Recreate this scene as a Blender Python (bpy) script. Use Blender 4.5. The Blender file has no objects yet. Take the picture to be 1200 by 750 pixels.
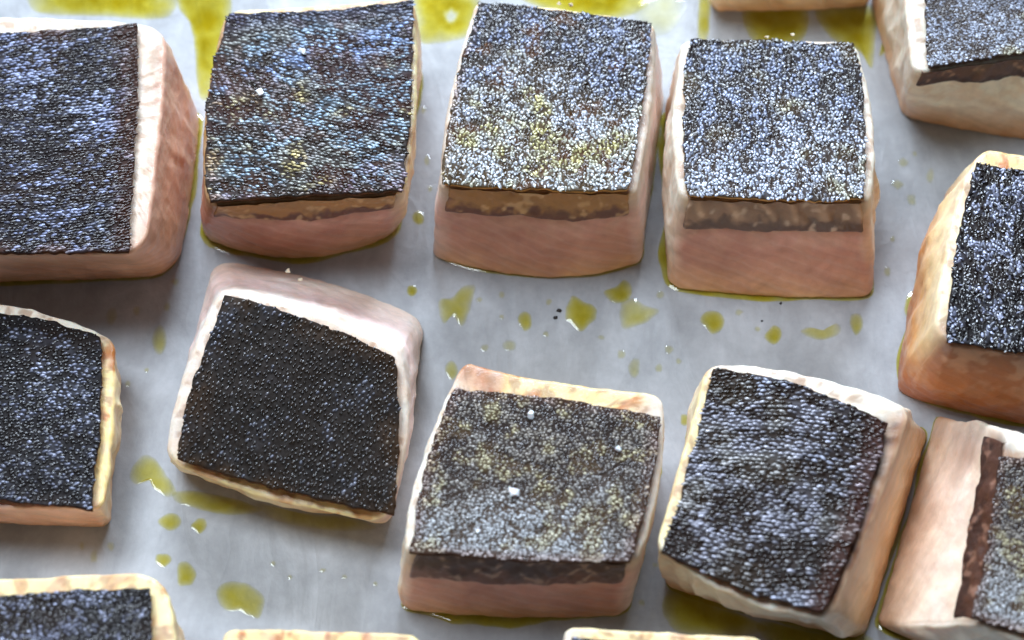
import bpy, math
import numpy as np
from mathutils import Vector

S = bpy.context.scene
C = S.collection
R = math.radians
rng = np.random.default_rng(11)

# ------------------------------------------------------------------ camera
TILT, DIST, FOCAL = 35.0, 0.583, 70.0
cam_d = bpy.data.cameras.new('camera')
cam = bpy.data.objects.new('camera', cam_d); C.objects.link(cam)
cam_d.lens = FOCAL; cam_d.sensor_width = 36.0
cam_d.clip_start = 0.01; cam_d.clip_end = 20.0
CAM = np.array([0.0, -DIST*math.sin(R(TILT)), DIST*math.cos(R(TILT))])
cam.location = CAM; cam.rotation_euler = (R(TILT), 0, 0)
cam_d.dof.use_dof = True
cam_d.dof.focus_distance = 0.557
cam_d.dof.aperture_fstop = 10.0
S.camera = cam

# ------------------------------------------------------------------ light
w = bpy.data.worlds.new('World'); S.world = w; w.use_nodes = True
w.node_tree.nodes['Background'].inputs[0].default_value = (0.84, 0.86, 0.92, 1)
w.node_tree.nodes['Background'].inputs[1].default_value = 0.10

def area(name, loc, target, sx, sy, power, col):
    d = bpy.data.lights.new(name, 'AREA'); d.shape = 'RECTANGLE'; d.size = sx; d.size_y = sy
    d.energy = power; d.color = col
    o = bpy.data.objects.new(name, d); C.objects.link(o); o.location = loc
    o.rotation_euler = (Vector(target)-Vector(loc)).to_track_quat('-Z', 'Y').to_euler()
    return o
area('window_light', (-0.72, 0.34, 2.30), (0, 0.0, 0), 1.0, 1.0, 64.0, (0.78, 0.88, 1.0))
area('back_window_light', (0.10, 2.60, 1.72), (0, 0, 0), 2.0, 0.6, 215.0, (0.72, 0.84, 1.0))
area('front_fill_light', (0.5, -1.5, 1.3), (0, 0, 0), 1.2, 0.8, 0.5, (1.0, 0.87, 0.74))  # warm fill added in front so the front faces get enough light

S.view_settings.view_transform = 'Standard'
S.view_settings.look = 'None'
S.view_settings.exposure = -0.08
S.view_settings.gamma = 1.0
S.cycles.transparent_max_bounces = 24

# ------------------------------------------------------------------ helpers
def px(x, y, z=0.0):
    """pixel of the 1200x750 photograph -> the point at height z it shows"""
    k = 36.0/FOCAL/1200.0
    dx, dy = (x-600.0)*k, (375.0-y)*k
    c, s = math.cos(R(TILT)), math.sin(R(TILT))
    d = np.array([dx, dy*c + s, dy*s - c])
    t = (z-CAM[2])/d[2]
    return CAM + d*t

def hash3(i, j, k, seed):
    n = (i*73856093) ^ (j*19349663) ^ (k*83492791) ^ (seed*2654435761 & 0x7fffffff)
    n = n & 0x7fffffff
    n = ((n ^ (n >> 15))*0x2c1b3c6d) & 0x7fffffff
    n = ((n ^ (n >> 12))*0x297a2d39) & 0x7fffffff
    n = n ^ (n >> 15)
    return (n & 0xffffff)/float(0xffffff)

def vnoise(P, scale, seed=0):
    """value noise, 0..1; P (n,3) in metres, scale in features per metre"""
    q = np.asarray(P)*scale + 1000.0
    i = np.floor(q).astype(np.int64); f = q-i; f = f*f*(3-2*f)
    r = 0
    for a in (0, 1):
        for b in (0, 1):
            for c in (0, 1):
                wt = (f[:, 0] if a else 1-f[:, 0])*(f[:, 1] if b else 1-f[:, 1])*(f[:, 2] if c else 1-f[:, 2])
                r = r + wt*hash3(i[:, 0]+a, i[:, 1]+b, i[:, 2]+c, seed)
    return r

TURN = np.array([[0.36, 0.48, -0.8], [-0.8, 0.6, 0.0], [0.48, 0.64, 0.6]])
def fbm(P, scale, seed=0, octaves=3):
    r, amp, tot = 0, 1.0, 0
    P = np.asarray(P, float) @ TURN
    for o in range(octaves):
        r = r + amp*vnoise(P, scale*2**o, seed+o*17); tot += amp; amp *= 0.5; P = P @ TURN
    return r/tot

def sm(x, a, b):
    t = np.clip((x-a)/(b-a), 0, 1); return t*t*(3-2*t)

def lin(c):
    c = np.asarray(c, float)/255.0
    return np.where(c <= 0.04045, c/12.92, ((c+0.055)/1.055)**2.4)

def mesh_obj(name, verts, quads, mat, parent=None, tris=None, col=None, attrs=None, uv=None, smooth=True):
    verts = np.asarray(verts, np.float32)
    me = bpy.data.meshes.new(name)
    nq = 0 if quads is None else len(quads); nt = 0 if tris is None else len(tris)
    loops = []
    if nq: loops.append(np.asarray(quads, np.int32).ravel())
    if nt: loops.append(np.asarray(tris, np.int32).ravel())
    loops = np.concatenate(loops)
    tot = np.concatenate([np.full(nq, 4, np.int32), np.full(nt, 3, np.int32)])
    start = np.concatenate([[0], np.cumsum(tot)[:-1]]).astype(np.int32)
    me.vertices.add(len(verts)); me.vertices.foreach_set('co', verts.ravel())
    me.loops.add(len(loops)); me.loops.foreach_set('vertex_index', loops)
    me.polygons.add(len(tot)); me.polygons.foreach_set('loop_start', start)
    me.polygons.foreach_set('loop_total', tot)
    me.update(calc_edges=True); me.validate()
    me.polygons.foreach_set('use_smooth', np.full(len(me.polygons), smooth))
    if col is not None:
        a = me.attributes.new('Col', 'FLOAT_COLOR', 'POINT')
        c = np.ones((len(verts), 4), np.float32); c[:, :col.shape[1]] = col
        a.data.foreach_set('color', c.ravel())
    for k, v in (attrs or {}).items():
        a = me.attributes.new(k, 'FLOAT', 'POINT'); a.data.foreach_set('value', np.asarray(v, np.float32))
    if uv is not None:
        a = me.attributes.new('side_uv', 'FLOAT_VECTOR', 'POINT')
        u3 = np.zeros((len(verts), 3), np.float32); u3[:, :2] = uv
        a.data.foreach_set('vector', u3.ravel())
    me.materials.append(mat)
    o = bpy.data.objects.new(name, me); C.objects.link(o)
    if parent is not None: o.parent = parent
    return o

def tag(o, label=None, cat=None, group=None, kind=None):
    if label: o['label'] = label
    if cat: o['category'] = cat
    if group: o['group'] = group
    if kind: o['kind'] = kind
    return o

def empty(name, loc):
    o = bpy.data.objects.new(name, None); C.objects.link(o); o.location = loc
    o.empty_display_size = 0.01
    return o

# ------------------------------------------------------------------ materials
def new_mat(name):
    m = bpy.data.materials.new(name); m.use_nodes = True
    nt = m.node_tree; nt.nodes.clear()
    out = nt.nodes.new('ShaderNodeOutputMaterial')
    return m, nt, out
def N(nt, t, **kw):
    n = nt.nodes.new(t)
    for k, v in kw.items():
        if hasattr(n, k): setattr(n, k, v)
    return n
def setin(n, **kw):
    for k, v in kw.items(): n.inputs[k.replace('_', ' ')].default_value = v

def ramp(nt, src, stops):
    r = N(nt, 'ShaderNodeValToRGB')
    el = r.color_ramp.elements
    while len(el) > 1: el.remove(el[-1])
    for i, (p, c) in enumerate(stops):
        e = el[0] if i == 0 else el.new(p)
        e.position = p; e.color = (c, c, c, 1) if not hasattr(c, '__len__') else tuple(c)+(1,)
    nt.links.new(src, r.inputs[0]); return r.outputs[0]

def mat_flesh():
    m, nt, out = new_mat('fish_flesh'); L = nt.links.new
    at = N(nt, 'ShaderNodeAttribute', attribute_name='Col')
    raw = N(nt, 'ShaderNodeAttribute', attribute_name='raw')
    uv = N(nt, 'ShaderNodeAttribute', attribute_name='side_uv')
    geo = N(nt, 'ShaderNodeTexCoord')
    n1 = N(nt, 'ShaderNodeTexNoise'); setin(n1, Scale=420.0, Detail=5.0, Roughness=0.6)
    L(geo.outputs['Object'], n1.inputs['Vector'])
    n2 = N(nt, 'ShaderNodeTexNoise'); setin(n2, Scale=1400.0, Detail=3.0)
    L(geo.outputs['Object'], n2.inputs['Vector'])
    # muscle lines across the raw faces
    mp = N(nt, 'ShaderNodeMapping'); mp.inputs['Rotation'].default_value = (0, 0, R(-66)); mp.inputs['Scale'].default_value = (1, 1, 1)
    L(uv.outputs['Vector'], mp.inputs['Vector'])
    wv = N(nt, 'ShaderNodeTexWave', wave_type='BANDS', bands_direction='X'); setin(wv, Scale=85.0, Distortion=3.0, Detail=2.0)
    wv.inputs['Detail Scale'].default_value = 1.2
    L(mp.outputs[0], wv.inputs['Vector'])
    line = ramp(nt, wv.outputs['Fac'], [(0.0, 0.0), (0.6, 0.0), (0.97, 1.0), (1.0, 1.0)])
    # fine fibres along the lines
    mp1 = N(nt, 'ShaderNodeMapping'); mp1.inputs['Rotation'].default_value = (0, 0, R(-66))
    L(uv.outputs['Vector'], mp1.inputs['Vector'])
    mp2 = N(nt, 'ShaderNodeMapping'); mp2.inputs['Scale'].default_value = (1.0, 0.10, 1)
    L(mp1.outputs[0], mp2.inputs['Vector'])
    n3 = N(nt, 'ShaderNodeTexNoise'); setin(n3, Scale=300.0, Detail=4.0, Roughness=0.6)
    L(mp2.outputs[0], n3.inputs['Vector'])
    v = N(nt, 'ShaderNodeMapRange'); L(n1.outputs['Fac'], v.inputs[0])
    setin(v, From_Min=0.3, From_Max=0.7, To_Min=0.92, To_Max=1.06)
    mul = N(nt, 'ShaderNodeMix', data_type='RGBA', blend_type='MULTIPLY'); mul.inputs[0].default_value = 1.0
    L(at.outputs['Color'], mul.inputs[6]); L(v.outputs[0], mul.inputs[7])
    fb = N(nt, 'ShaderNodeMapRange'); L(n3.outputs['Fac'], fb.inputs[0])
    setin(fb, From_Min=0.3, From_Max=0.7, To_Min=0.88, To_Max=1.08)
    mul2 = N(nt, 'ShaderNodeMix', data_type='RGBA', blend_type='MULTIPLY'); mul2.inputs[0].default_value = 1.0
    L(mul.outputs[2], mul2.inputs[6]); L(fb.outputs[0], mul2.inputs[7])
    lf = N(nt, 'ShaderNodeMath', operation='MULTIPLY'); L(line, lf.inputs[0]); L(raw.outputs['Fac'], lf.inputs[1])
    lf2 = N(nt, 'ShaderNodeMath', operation='MULTIPLY'); L(lf.outputs[0], lf2.inputs[0]); lf2.inputs[1].default_value = 0.10
    mx = N(nt, 'ShaderNodeMix', data_type='RGBA'); L(lf2.outputs[0], mx.inputs[0]); L(mul2.outputs[2], mx.inputs[6])
    mx.inputs[7].default_value = (0.78, 0.58, 0.48, 1)
    b = N(nt, 'ShaderNodeBsdfPrincipled')
    L(mx.outputs[2], b.inputs['Base Color'])
    b.subsurface_method = 'RANDOM_WALK'
    b.inputs['Subsurface Weight'].default_value = 0.5
    b.inputs['Subsurface Radius'].default_value = (1.0, 0.68, 0.52)
    b.inputs['Subsurface Scale'].default_value = 0.0030
    b.inputs['Specular IOR Level'].default_value = 0.5
    rr = N(nt, 'ShaderNodeMapRange'); L(n1.outputs['Fac'], rr.inputs[0]); setin(rr, From_Min=0.3, From_Max=0.7, To_Min=0.34, To_Max=0.6)
    L(rr.outputs[0], b.inputs['Roughness'])
    cw = N(nt, 'ShaderNodeMath', operation='MULTIPLY_ADD'); L(raw.outputs['Fac'], cw.inputs[0]); cw.inputs[1].default_value = 0.5; cw.inputs[2].default_value = 0.12
    L(cw.outputs[0], b.inputs['Coat Weight']); b.inputs['Coat Roughness'].default_value = 0.12
    bp = N(nt, 'ShaderNodeBump'); setin(bp, Strength=0.28, Distance=0.0004); L(n1.outputs['Fac'], bp.inputs['Height'])
    bp2 = N(nt, 'ShaderNodeBump'); setin(bp2, Strength=0.30, Distance=0.0002); L(n2.outputs['Fac'], bp2.inputs['Height']); L(bp.outputs[0], bp2.inputs['Normal'])
    bp3 = N(nt, 'ShaderNodeBump'); setin(bp3, Strength=0.12, Distance=0.0004); L(lf.outputs[0], bp3.inputs['Height']); L(bp2.outputs[0], bp3.inputs['Normal'])
    bp4 = N(nt, 'ShaderNodeBump'); setin(bp4, Strength=0.3, Distance=0.0003); L(n3.outputs['Fac'], bp4.inputs['Height']); L(bp3.outputs[0], bp4.inputs['Normal'])
    L(bp4.outputs[0], b.inputs['Normal'])
    bp5 = N(nt, 'ShaderNodeBump'); setin(bp5, Strength=0.7, Distance=0.0005); L(n2.outputs['Fac'], bp5.inputs['Height']); L(bp.outputs[0], bp5.inputs['Normal'])
    L(bp5.outputs[0], b.inputs['Coat Normal'])
    L(b.outputs[0], out.inputs[0]); return m

def mat_scales():
    m, nt, out = new_mat('fish_scales'); L = nt.links.new
    at = N(nt, 'ShaderNodeAttribute', attribute_name='Col')
    geo = N(nt, 'ShaderNodeTexCoord')
    n1 = N(nt, 'ShaderNodeTexNoise'); setin(n1, Scale=900.0, Detail=3.0); L(geo.outputs['Object'], n1.inputs['Vector'])
    b = N(nt, 'ShaderNodeBsdfPrincipled')
    L(at.outputs['Color'], b.inputs['Base Color'])
    L(at.outputs['Alpha'], b.inputs['Metallic'])
    rr = N(nt, 'ShaderNodeMapRange'); L(n1.outputs['Fac'], rr.inputs[0]); setin(rr, From_Min=0.3, From_Max=0.7, To_Min=0.14, To_Max=0.36)
    ma = N(nt, 'ShaderNodeMath', operation='MULTIPLY_ADD'); L(at.outputs['Alpha'], ma.inputs[0]); ma.inputs[1].default_value = 0.45; L(rr.outputs[0], ma.inputs[2])
    L(ma.outputs[0], b.inputs['Roughness'])
    b.inputs['Specular IOR Level'].default_value = 0.42
    b.inputs['Coat Weight'].default_value = 0.12; b.inputs['Coat Roughness'].default_value = 0.15
    bp = N(nt, 'ShaderNodeBump'); setin(bp, Strength=0.5, Distance=0.0003); L(n1.outputs['Fac'], bp.inputs['Height'])
    L(bp.outputs[0], b.inputs['Normal'])
    L(b.outputs[0], out.inputs[0]); return m

def mat_skin():
    m, nt, out = new_mat('fish_skin'); L = nt.links.new
    at = N(nt, 'ShaderNodeAttribute', attribute_name='Col')
    geo = N(nt, 'ShaderNodeTexCoord')
    n1 = N(nt, 'ShaderNodeTexNoise'); setin(n1, Scale=900.0, Detail=3.0); L(geo.outputs['Object'], n1.inputs['Vector'])
    b = N(nt, 'ShaderNodeBsdfPrincipled')
    L(at.outputs['Color'], b.inputs['Base Color'])
    L(at.outputs['Alpha'], b.inputs['Metallic'])
    rr = N(nt, 'ShaderNodeMapRange'); L(n1.outputs['Fac'], rr.inputs[0]); setin(rr, From_Min=0.3, From_Max=0.7, To_Min=0.5, To_Max=0.75)
    ma = N(nt, 'ShaderNodeMath', operation='MULTIPLY_ADD'); L(at.outputs['Alpha'], ma.inputs[0]); ma.inputs[1].default_value = 0.45; L(rr.outputs[0], ma.inputs[2])
    L(ma.outputs[0], b.inputs['Roughness'])
    b.inputs['Specular IOR Level'].default_value = 0.14
    b.inputs['Coat Weight'].default_value = 0.0; b.inputs['Coat Roughness'].default_value = 0.15
    bp = N(nt, 'ShaderNodeBump'); setin(bp, Strength=0.5, Distance=0.0003); L(n1.outputs['Fac'], bp.inputs['Height'])
    L(bp.outputs[0], b.inputs['Normal'])
    L(b.outputs[0], out.inputs[0]); return m

def mat_paper():
    m, nt, out = new_mat('baking_paper'); L = nt.links.new
    geo = N(nt, 'ShaderNodeTexCoord')
    mp = N(nt, 'ShaderNodeMapping'); mp.inputs['Scale'].default_value = (1.0, 0.5, 1); mp.inputs['Rotation'].default_value = (0, 0, R(-6))
    L(geo.outputs['Object'], mp.inputs['Vector'])
    n1 = N(nt, 'ShaderNodeTexNoise'); setin(n1, Scale=95.0, Detail=6.0, Roughness=0.62, Distortion=0.3); L(mp.outputs[0], n1.inputs['Vector'])
    n2 = N(nt, 'ShaderNodeTexNoise'); setin(n2, Scale=22.0, Detail=4.0, Roughness=0.55); L(geo.outputs['Object'], n2.inputs['Vector'])
    n3 = N(nt, 'ShaderNodeTexNoise'); setin(n3, Scale=300.0, Detail=4.0, Roughness=0.7); L(geo.outputs['Object'], n3.inputs['Vector'])
    base = ramp(nt, n1.outputs['Fac'], [(0.30, (0.305, 0.312, 0.322)), (0.5, (0.355, 0.363, 0.375)), (0.72, (0.425, 0.435, 0.45))])
    mott = ramp(nt, n2.outputs['Fac'], [(0.3, 0.78), (0.7, 1.16)])
    mul = N(nt, 'ShaderNodeMix', data_type='RGBA', blend_type='MULTIPLY'); mul.inputs[0].default_value = 1
    L(base, mul.inputs[6]); L(mott, mul.inputs[7])
    fine = ramp(nt, n3.outputs['Fac'], [(0.3, 0.93), (0.7, 1.05)])
    mul2 = N(nt, 'ShaderNodeMix', data_type='RGBA', blend_type='MULTIPLY'); mul2.inputs[0].default_value = 1
    L(mul.outputs[2], mul2.inputs[6]); L(fine, mul2.inputs[7])
    b = N(nt, 'ShaderNodeBsdfPrincipled'); L(mul2.outputs[2], b.inputs['Base Color'])
    rr = ramp(nt, n2.outputs['Fac'], [(0.35, 0.55), (0.65, 0.30)]); L(rr, b.inputs['Roughness'])
    b.inputs['Specular IOR Level'].default_value = 0.28
    bp = N(nt, 'ShaderNodeBump'); setin(bp, Strength=0.35, Distance=0.0012); L(n1.outputs['Fac'], bp.inputs['Height'])
    bp2 = N(nt, 'ShaderNodeBump'); setin(bp2, Strength=0.25, Distance=0.00025); L(n3.outputs['Fac'], bp2.inputs['Height']); L(bp.outputs[0], bp2.inputs['Normal'])
    mp4 = N(nt, 'ShaderNodeMapping'); mp4.inputs['Scale'].default_value = (1.0, 0.45, 1); mp4.inputs['Rotation'].default_value = (0, 0, R(14))
    L(geo.outputs['Object'], mp4.inputs['Vector'])
    n4 = N(nt, 'ShaderNodeTexNoise'); setin(n4, Scale=38.0, Detail=3.0, Roughness=0.5, Distortion=1.2); L(mp4.outputs[0], n4.inputs['Vector'])
    cr = ramp(nt, n4.outputs['Fac'], [(0.0, 0.0), (0.44, 0.2), (0.5, 1.0), (0.56, 0.2), (1.0, 0.0)])
    bp3 = N(nt, 'ShaderNodeBump'); setin(bp3, Strength=0.10, Distance=0.0012); L(cr, bp3.inputs['Height']); L(bp2.outputs[0], bp3.inputs['Normal'])
    L(bp3.outputs[0], b.inputs['Normal'])
    L(b.outputs[0], out.inputs[0]); return m

def mat_oil():
    m, nt, out = new_mat('olive_oil'); L = nt.links.new
    d = N(nt, 'ShaderNodeAttribute', attribute_name='depth')
    geo = N(nt, 'ShaderNodeTexCoord')
    n = N(nt, 'ShaderNodeTexNoise'); setin(n, Scale=160.0, Detail=3.0); L(geo.outputs['Object'], n.inputs['Vector'])
    nm = N(nt, 'ShaderNodeMapRange'); L(n.outputs['Fac'], nm.inputs[0]); setin(nm, From_Min=0.3, From_Max=0.7, To_Min=0.75, To_Max=1.2)
    mm = N(nt, 'ShaderNodeMath', operation='MULTIPLY'); L(d.outputs['Fac'], mm.inputs[0]); L(nm.outputs[0], mm.inputs[1])
    tint = ramp(nt, mm.outputs[0], [(0.0, (0.99, 0.99, 0.97)), (0.25, (0.98, 0.94, 0.62)), (0.6, (0.94, 0.86, 0.28)), (1.0, (0.80, 0.68, 0.09))])
    tr = N(nt, 'ShaderNodeBsdfTransparent'); L(tint, tr.inputs[0])
    gl = N(nt, 'ShaderNodeBsdfGlossy'); gl.inputs['Roughness'].default_value = 0.06
    # reflectance of a thin sheet of oil, the same from above and from below
    lw = N(nt, 'ShaderNodeLayerWeight'); lw.inputs['Blend'].default_value = 0.5
    pw = N(nt, 'ShaderNodeMath', operation='POWER'); L(lw.outputs['Facing'], pw.inputs[0]); pw.inputs[1].default_value = 5.0
    fr = N(nt, 'ShaderNodeMath', operation='MULTIPLY_ADD'); L(pw.outputs[0], fr.inputs[0]); fr.inputs[1].default_value = 0.95; fr.inputs[2].default_value = 0.04
    mx = N(nt, 'ShaderNodeMixShader'); L(fr.outputs[0], mx.inputs[0]); L(tr.outputs[0], mx.inputs[1]); L(gl.outputs[0], mx.inputs[2])
    L(mx.outputs[0], out.inputs[0]); return m

def mat_simple(name, col, rough, sss=0.0):
    m, nt, out = new_mat(name)
    b = N(nt, 'ShaderNodeBsdfPrincipled'); geo = N(nt, 'ShaderNodeTexCoord')
    n = N(nt, 'ShaderNodeTexNoise'); setin(n, Scale=1500.0, Detail=3.0); nt.links.new(geo.outputs['Object'], n.inputs['Vector'])
    c = ramp(nt, n.outputs['Fac'], [(0.3, [x*0.75 for x in col]), (0.7, [min(1, x*1.15) for x in col])])
    nt.links.new(c, b.inputs['Base Color'])
    b.inputs['Roughness'].default_value = rough
    if sss:
        b.inputs['Subsurface Weight'].default_value = sss; b.inputs['Subsurface Scale'].default_value = 0.001
    nt.links.new(b.outputs[0], out.inputs[0]); return m

M_FLESH, M_SCALE, M_SKIN, M_PAPER, M_OIL = mat_flesh(), mat_scales(), mat_skin(), mat_paper(), mat_oil()
M_SALT = mat_simple('salt', (0.82, 0.82, 0.84), 0.25, 0.3)
M_PEPPER = mat_simple('pepper', (0.018, 0.016, 0.016), 0.5)
M_CRUMB = mat_simple('crumb', (0.72, 0.6, 0.42), 0.5, 0.2)

# ------------------------------------------------------------------ the baking paper
def paper_z(P):
    P = np.asarray(P, float).reshape(-1, 3).copy(); P[:, 2] = 0
    return (fbm(P, 16, 5, 2)-0.5)*0.0009
def build_paper():
    nx, ny = 300, 260
    X, Y = np.meshgrid(np.linspace(-0.55, 0.55, nx), np.linspace(-0.42, 0.52, ny))
    P = np.stack([X.ravel(), Y.ravel(), np.zeros(nx*ny)], 1)
    P[:, 2] = paper_z(P)
    i = np.arange((ny-1)*nx).reshape(ny-1, nx)[:, :-1].ravel()
    q = np.stack([i, i+1, i+nx+1, i+nx], 1)
    o = mesh_obj('baking_paper', P, q, M_PAPER)
    tag(o, kind='structure')
build_paper()

# ------------------------------------------------------------------ fillet geometry
def edge_pts(a, m, b, t):
    """quadratic curve a -> b through m at t = .5"""
    c = 2*m-0.5*(a+b)
    t = t[:, None]
    return (1-t)**2*a + 2*t*(1-t)*c + t*t*b

class Patch:
    """Coons patch from eight points: TL, top, TR, right, BR, bottom, BL, left"""
    def __init__(s, pts): s.p = [np.asarray(x, float) for x in pts]
    def __call__(s, u, v):
        TL, t, TR, r, BR, b, BL, l = s.p
        Bo, To = edge_pts(BL, b, BR, u), edge_pts(TL, t, TR, u)
        Le, Ri = edge_pts(BL, l, TL, v), edge_pts(BR, r, TR, v)
        U, V = u[:, None], v[:, None]
        return (1-V)*Bo+V*To+(1-U)*Le+U*Ri-((1-U)*(1-V)*BL+U*(1-V)*BR+(1-U)*V*TL+U*V*TR)

def eight(pts):
    """4 or 8 points -> 8 (None midpoints are straight)"""
    pts = list(pts)
    if len(pts) == 4: pts = [pts[0], None, pts[1], None, pts[2], None, pts[3], None]
    out = [None if p is None else np.asarray(p, float) for p in pts]
    for i in (1, 3, 5, 7):
        if out[i] is None: out[i] = 0.5*(out[i-1]+out[(i+1) % 8])
    return out

def rsq(p, r):
    """perimeter 0..4 (S, E, N, W) of the unit square, corners rounded by r"""
    k = np.floor(p).astype(int) % 4; f = p-np.floor(p)
    x = np.choose(k, [f, np.ones_like(f), 1-f, np.zeros_like(f)])
    y = np.choose(k, [np.zeros_like(f), f, np.ones_like(f), 1-f])
    cx, cy = np.clip(x, r, 1-r), np.clip(y, r, 1-r)
    dx, dy = x-cx, y-cy
    L = np.maximum(np.hypot(dx, dy), 1e-9)
    corner = (np.abs(dx) > 1e-6) & (np.abs(dy) > 1e-6)
    return np.where(corner, cx+dx/L*r, x), np.where(corner, cy+dy/L*r, y)

class Body:
    def __init__(s, B, T, bulge, rc, seed, ridge):
        s.B, s.T = Patch(B), Patch(T); s.bulge, s.rc, s.seed, s.ridge = bulge, rc, seed, ridge
        s.cen = sum(np.asarray(x) for x in T)/8; s.cenB = sum(np.asarray(x) for x in B)/8
        s.size = 0.5*(np.linalg.norm(T[2]-T[0])+np.linalg.norm(T[6]-T[0]))
    def point(s, p, wv, inset):
        u, v = rsq(p, s.rc)
        k = 1-2*inset/s.size
        u, v = 0.5+(u-0.5)*k, 0.5+(v-0.5)*k
        b, t = s.B(u, v), s.T(u, v)
        W = wv[:, None]
        P = b*(1-W)+t*W
        # outward bulge and undulation
        c = s.cenB*(1-W)+s.cen*W
        d = P-c; d[:, 2] = 0; d /= np.maximum(np.linalg.norm(d, axis=1), 1e-6)[:, None]
        return P, d
    def surf(s, p, wv, inset, lump=1.0):
        P, d = s.point(p, wv, inset)
        sd = s.side_w(p)
        rid = sum(sd[i]*s.ridge[i] for i in range(4))
        flake = vnoise(np.stack([p*s.size*1.0, wv*0.006, np.full_like(p, s.seed*0.37)], 1), 230, s.seed)
        flake2 = 1-np.abs(2*vnoise(np.stack([p*s.size*1.0+0.12*wv*0.03, wv*0.008, np.full_like(p, s.seed*0.7)], 1), 150, s.seed+4)-1)
        on = np.sin(np.clip(wv, 0, 1)*math.pi)
        big = (fbm(P, 60, s.seed+3, 3)-0.5)*0.0044
        med = (fbm(P, 260, s.seed+5, 3)-0.5)*0.0009
        soft = 0.40+0.6*np.clip(rid, 0, 1)
        off = s.bulge*on + (big*lump*soft + rid*(flake-0.5)*0.0020 + rid*(flake2-0.6)*0.0022)*np.clip(on+0.06*(wv > 0.5), 0, 1) + med
        P = P + d*off[:, None]
        P[:, 2] += np.where(wv > 0.9, 1, 0)*((fbm(P, 160, s.seed+9, 3)-0.5)*0.0008)
        return P
    def side_w(s, p):
        """soft weights of the S, E, N, W sides"""
        k = np.arange(4)[:, None]
        c = np.abs((p[None]-(k+0.5)+2) % 4-2)
        wt = np.clip((0.5+0.07-c)/0.14, 0, 1)
        return wt/np.maximum(wt.sum(0), 1e-6)

def grad(stops, x):
    xs = [a for a, _ in stops]; cs = np.array([lin(c) for _, c in stops])
    return np.stack([np.interp(x, xs, cs[:, i]) for i in range(3)], 1)

# colours of the flesh from the base (0) over the shoulder (1) to the top (1.3)
RAW_F = [(0, (226, 176, 122)), (0.08, (208, 154, 112)), (0.3, (192, 134, 108)), (0.5, (190, 130, 108)), (0.64, (200, 144, 126)), (0.76, (176, 120, 94)), (0.9, (158, 116, 82)), (1.0, (176, 132, 78)), (1.3, (150, 105, 60))]
RAW_P = [(0, (240, 212, 188)), (0.35, (244, 220, 206)), (0.7, (244, 212, 204)), (0.88, (236, 222, 208)), (1.0, (228, 214, 198)), (1.3, (206, 182, 158))]
RAW_O = [(0, (206, 142, 90)), (0.3, (220, 160, 120)), (0.75, (226, 174, 142)), (0.95, (226, 178, 152)), (1.1, (218, 170, 146)), (1.17, (204, 158, 136)), (1.23, (228, 210, 190)), (1.3, (226, 206, 184))]
CARB = [(0, (182, 104, 42)), (0.4, (196, 122, 64)), (0.7, (178, 114, 72)), (0.95, (134, 86, 54)), (1.3, (90, 56, 34))]
RAW_D = [(0, (214, 176, 140)), (0.3, (226, 192, 164)), (0.6, (232, 206, 186)), (0.8, (226, 198, 172)), (0.88, (176, 136, 106)), (0.95, (112, 76, 54)), (1.3, (84, 54, 38))]
RAW_G = [(0, (204, 148, 84)), (0.3, (222, 172, 118)), (0.7, (230, 188, 144)), (0.92, (228, 184, 142)), (1.0, (220, 180, 144)), (1.05, (168, 122, 94)), (1.14, (110, 74, 54)), (1.3, (84, 54, 38))]
COOK = [(0, (206, 148, 98)), (0.22, (222, 184, 148)), (0.42, (240, 224, 202)), (0.9, (238, 228, 210)), (1.3, (236, 226, 206))]
GOLD = [(0, (206, 150, 100)), (0.4, (228, 192, 146)), (0.75, (240, 224, 184)), (0.92, (240, 220, 166)), (1.3, (236, 212, 150))]
TOAST = [(0, (206, 150, 100)), (0.5, (234, 212, 172)), (0.85, (242, 224, 174)), (1.0, (238, 208, 140)), (1.3, (232, 200, 128))]
CARA = [(0, (170, 92, 30)), (0.3, (190, 114, 52)), (0.55, (210, 146, 86)), (0.8, (240, 208, 156)), (1.0, (244, 226, 188)), (1.3, (242, 222, 180))]
PAL = dict(cb=CARB, rg=RAW_G, rd=RAW_D, rf=RAW_F, rp=RAW_P, ro=RAW_O, ck=COOK, gd=GOLD, ts=TOAST, ca=CARA)
RAWNESS = dict(cb=0.6, rg=1, rd=1, rf=1, rp=0.8, ro=1, ck=0.15, gd=0.1, ts=0.1, ca=0.25)
RIDGE = dict(cb=0.2, rg=0.3, rd=0.3, rf=0.15, rp=0.25, ro=0.25, ck=1.0, gd=0.9, ts=1.0, ca=0.7)

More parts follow.
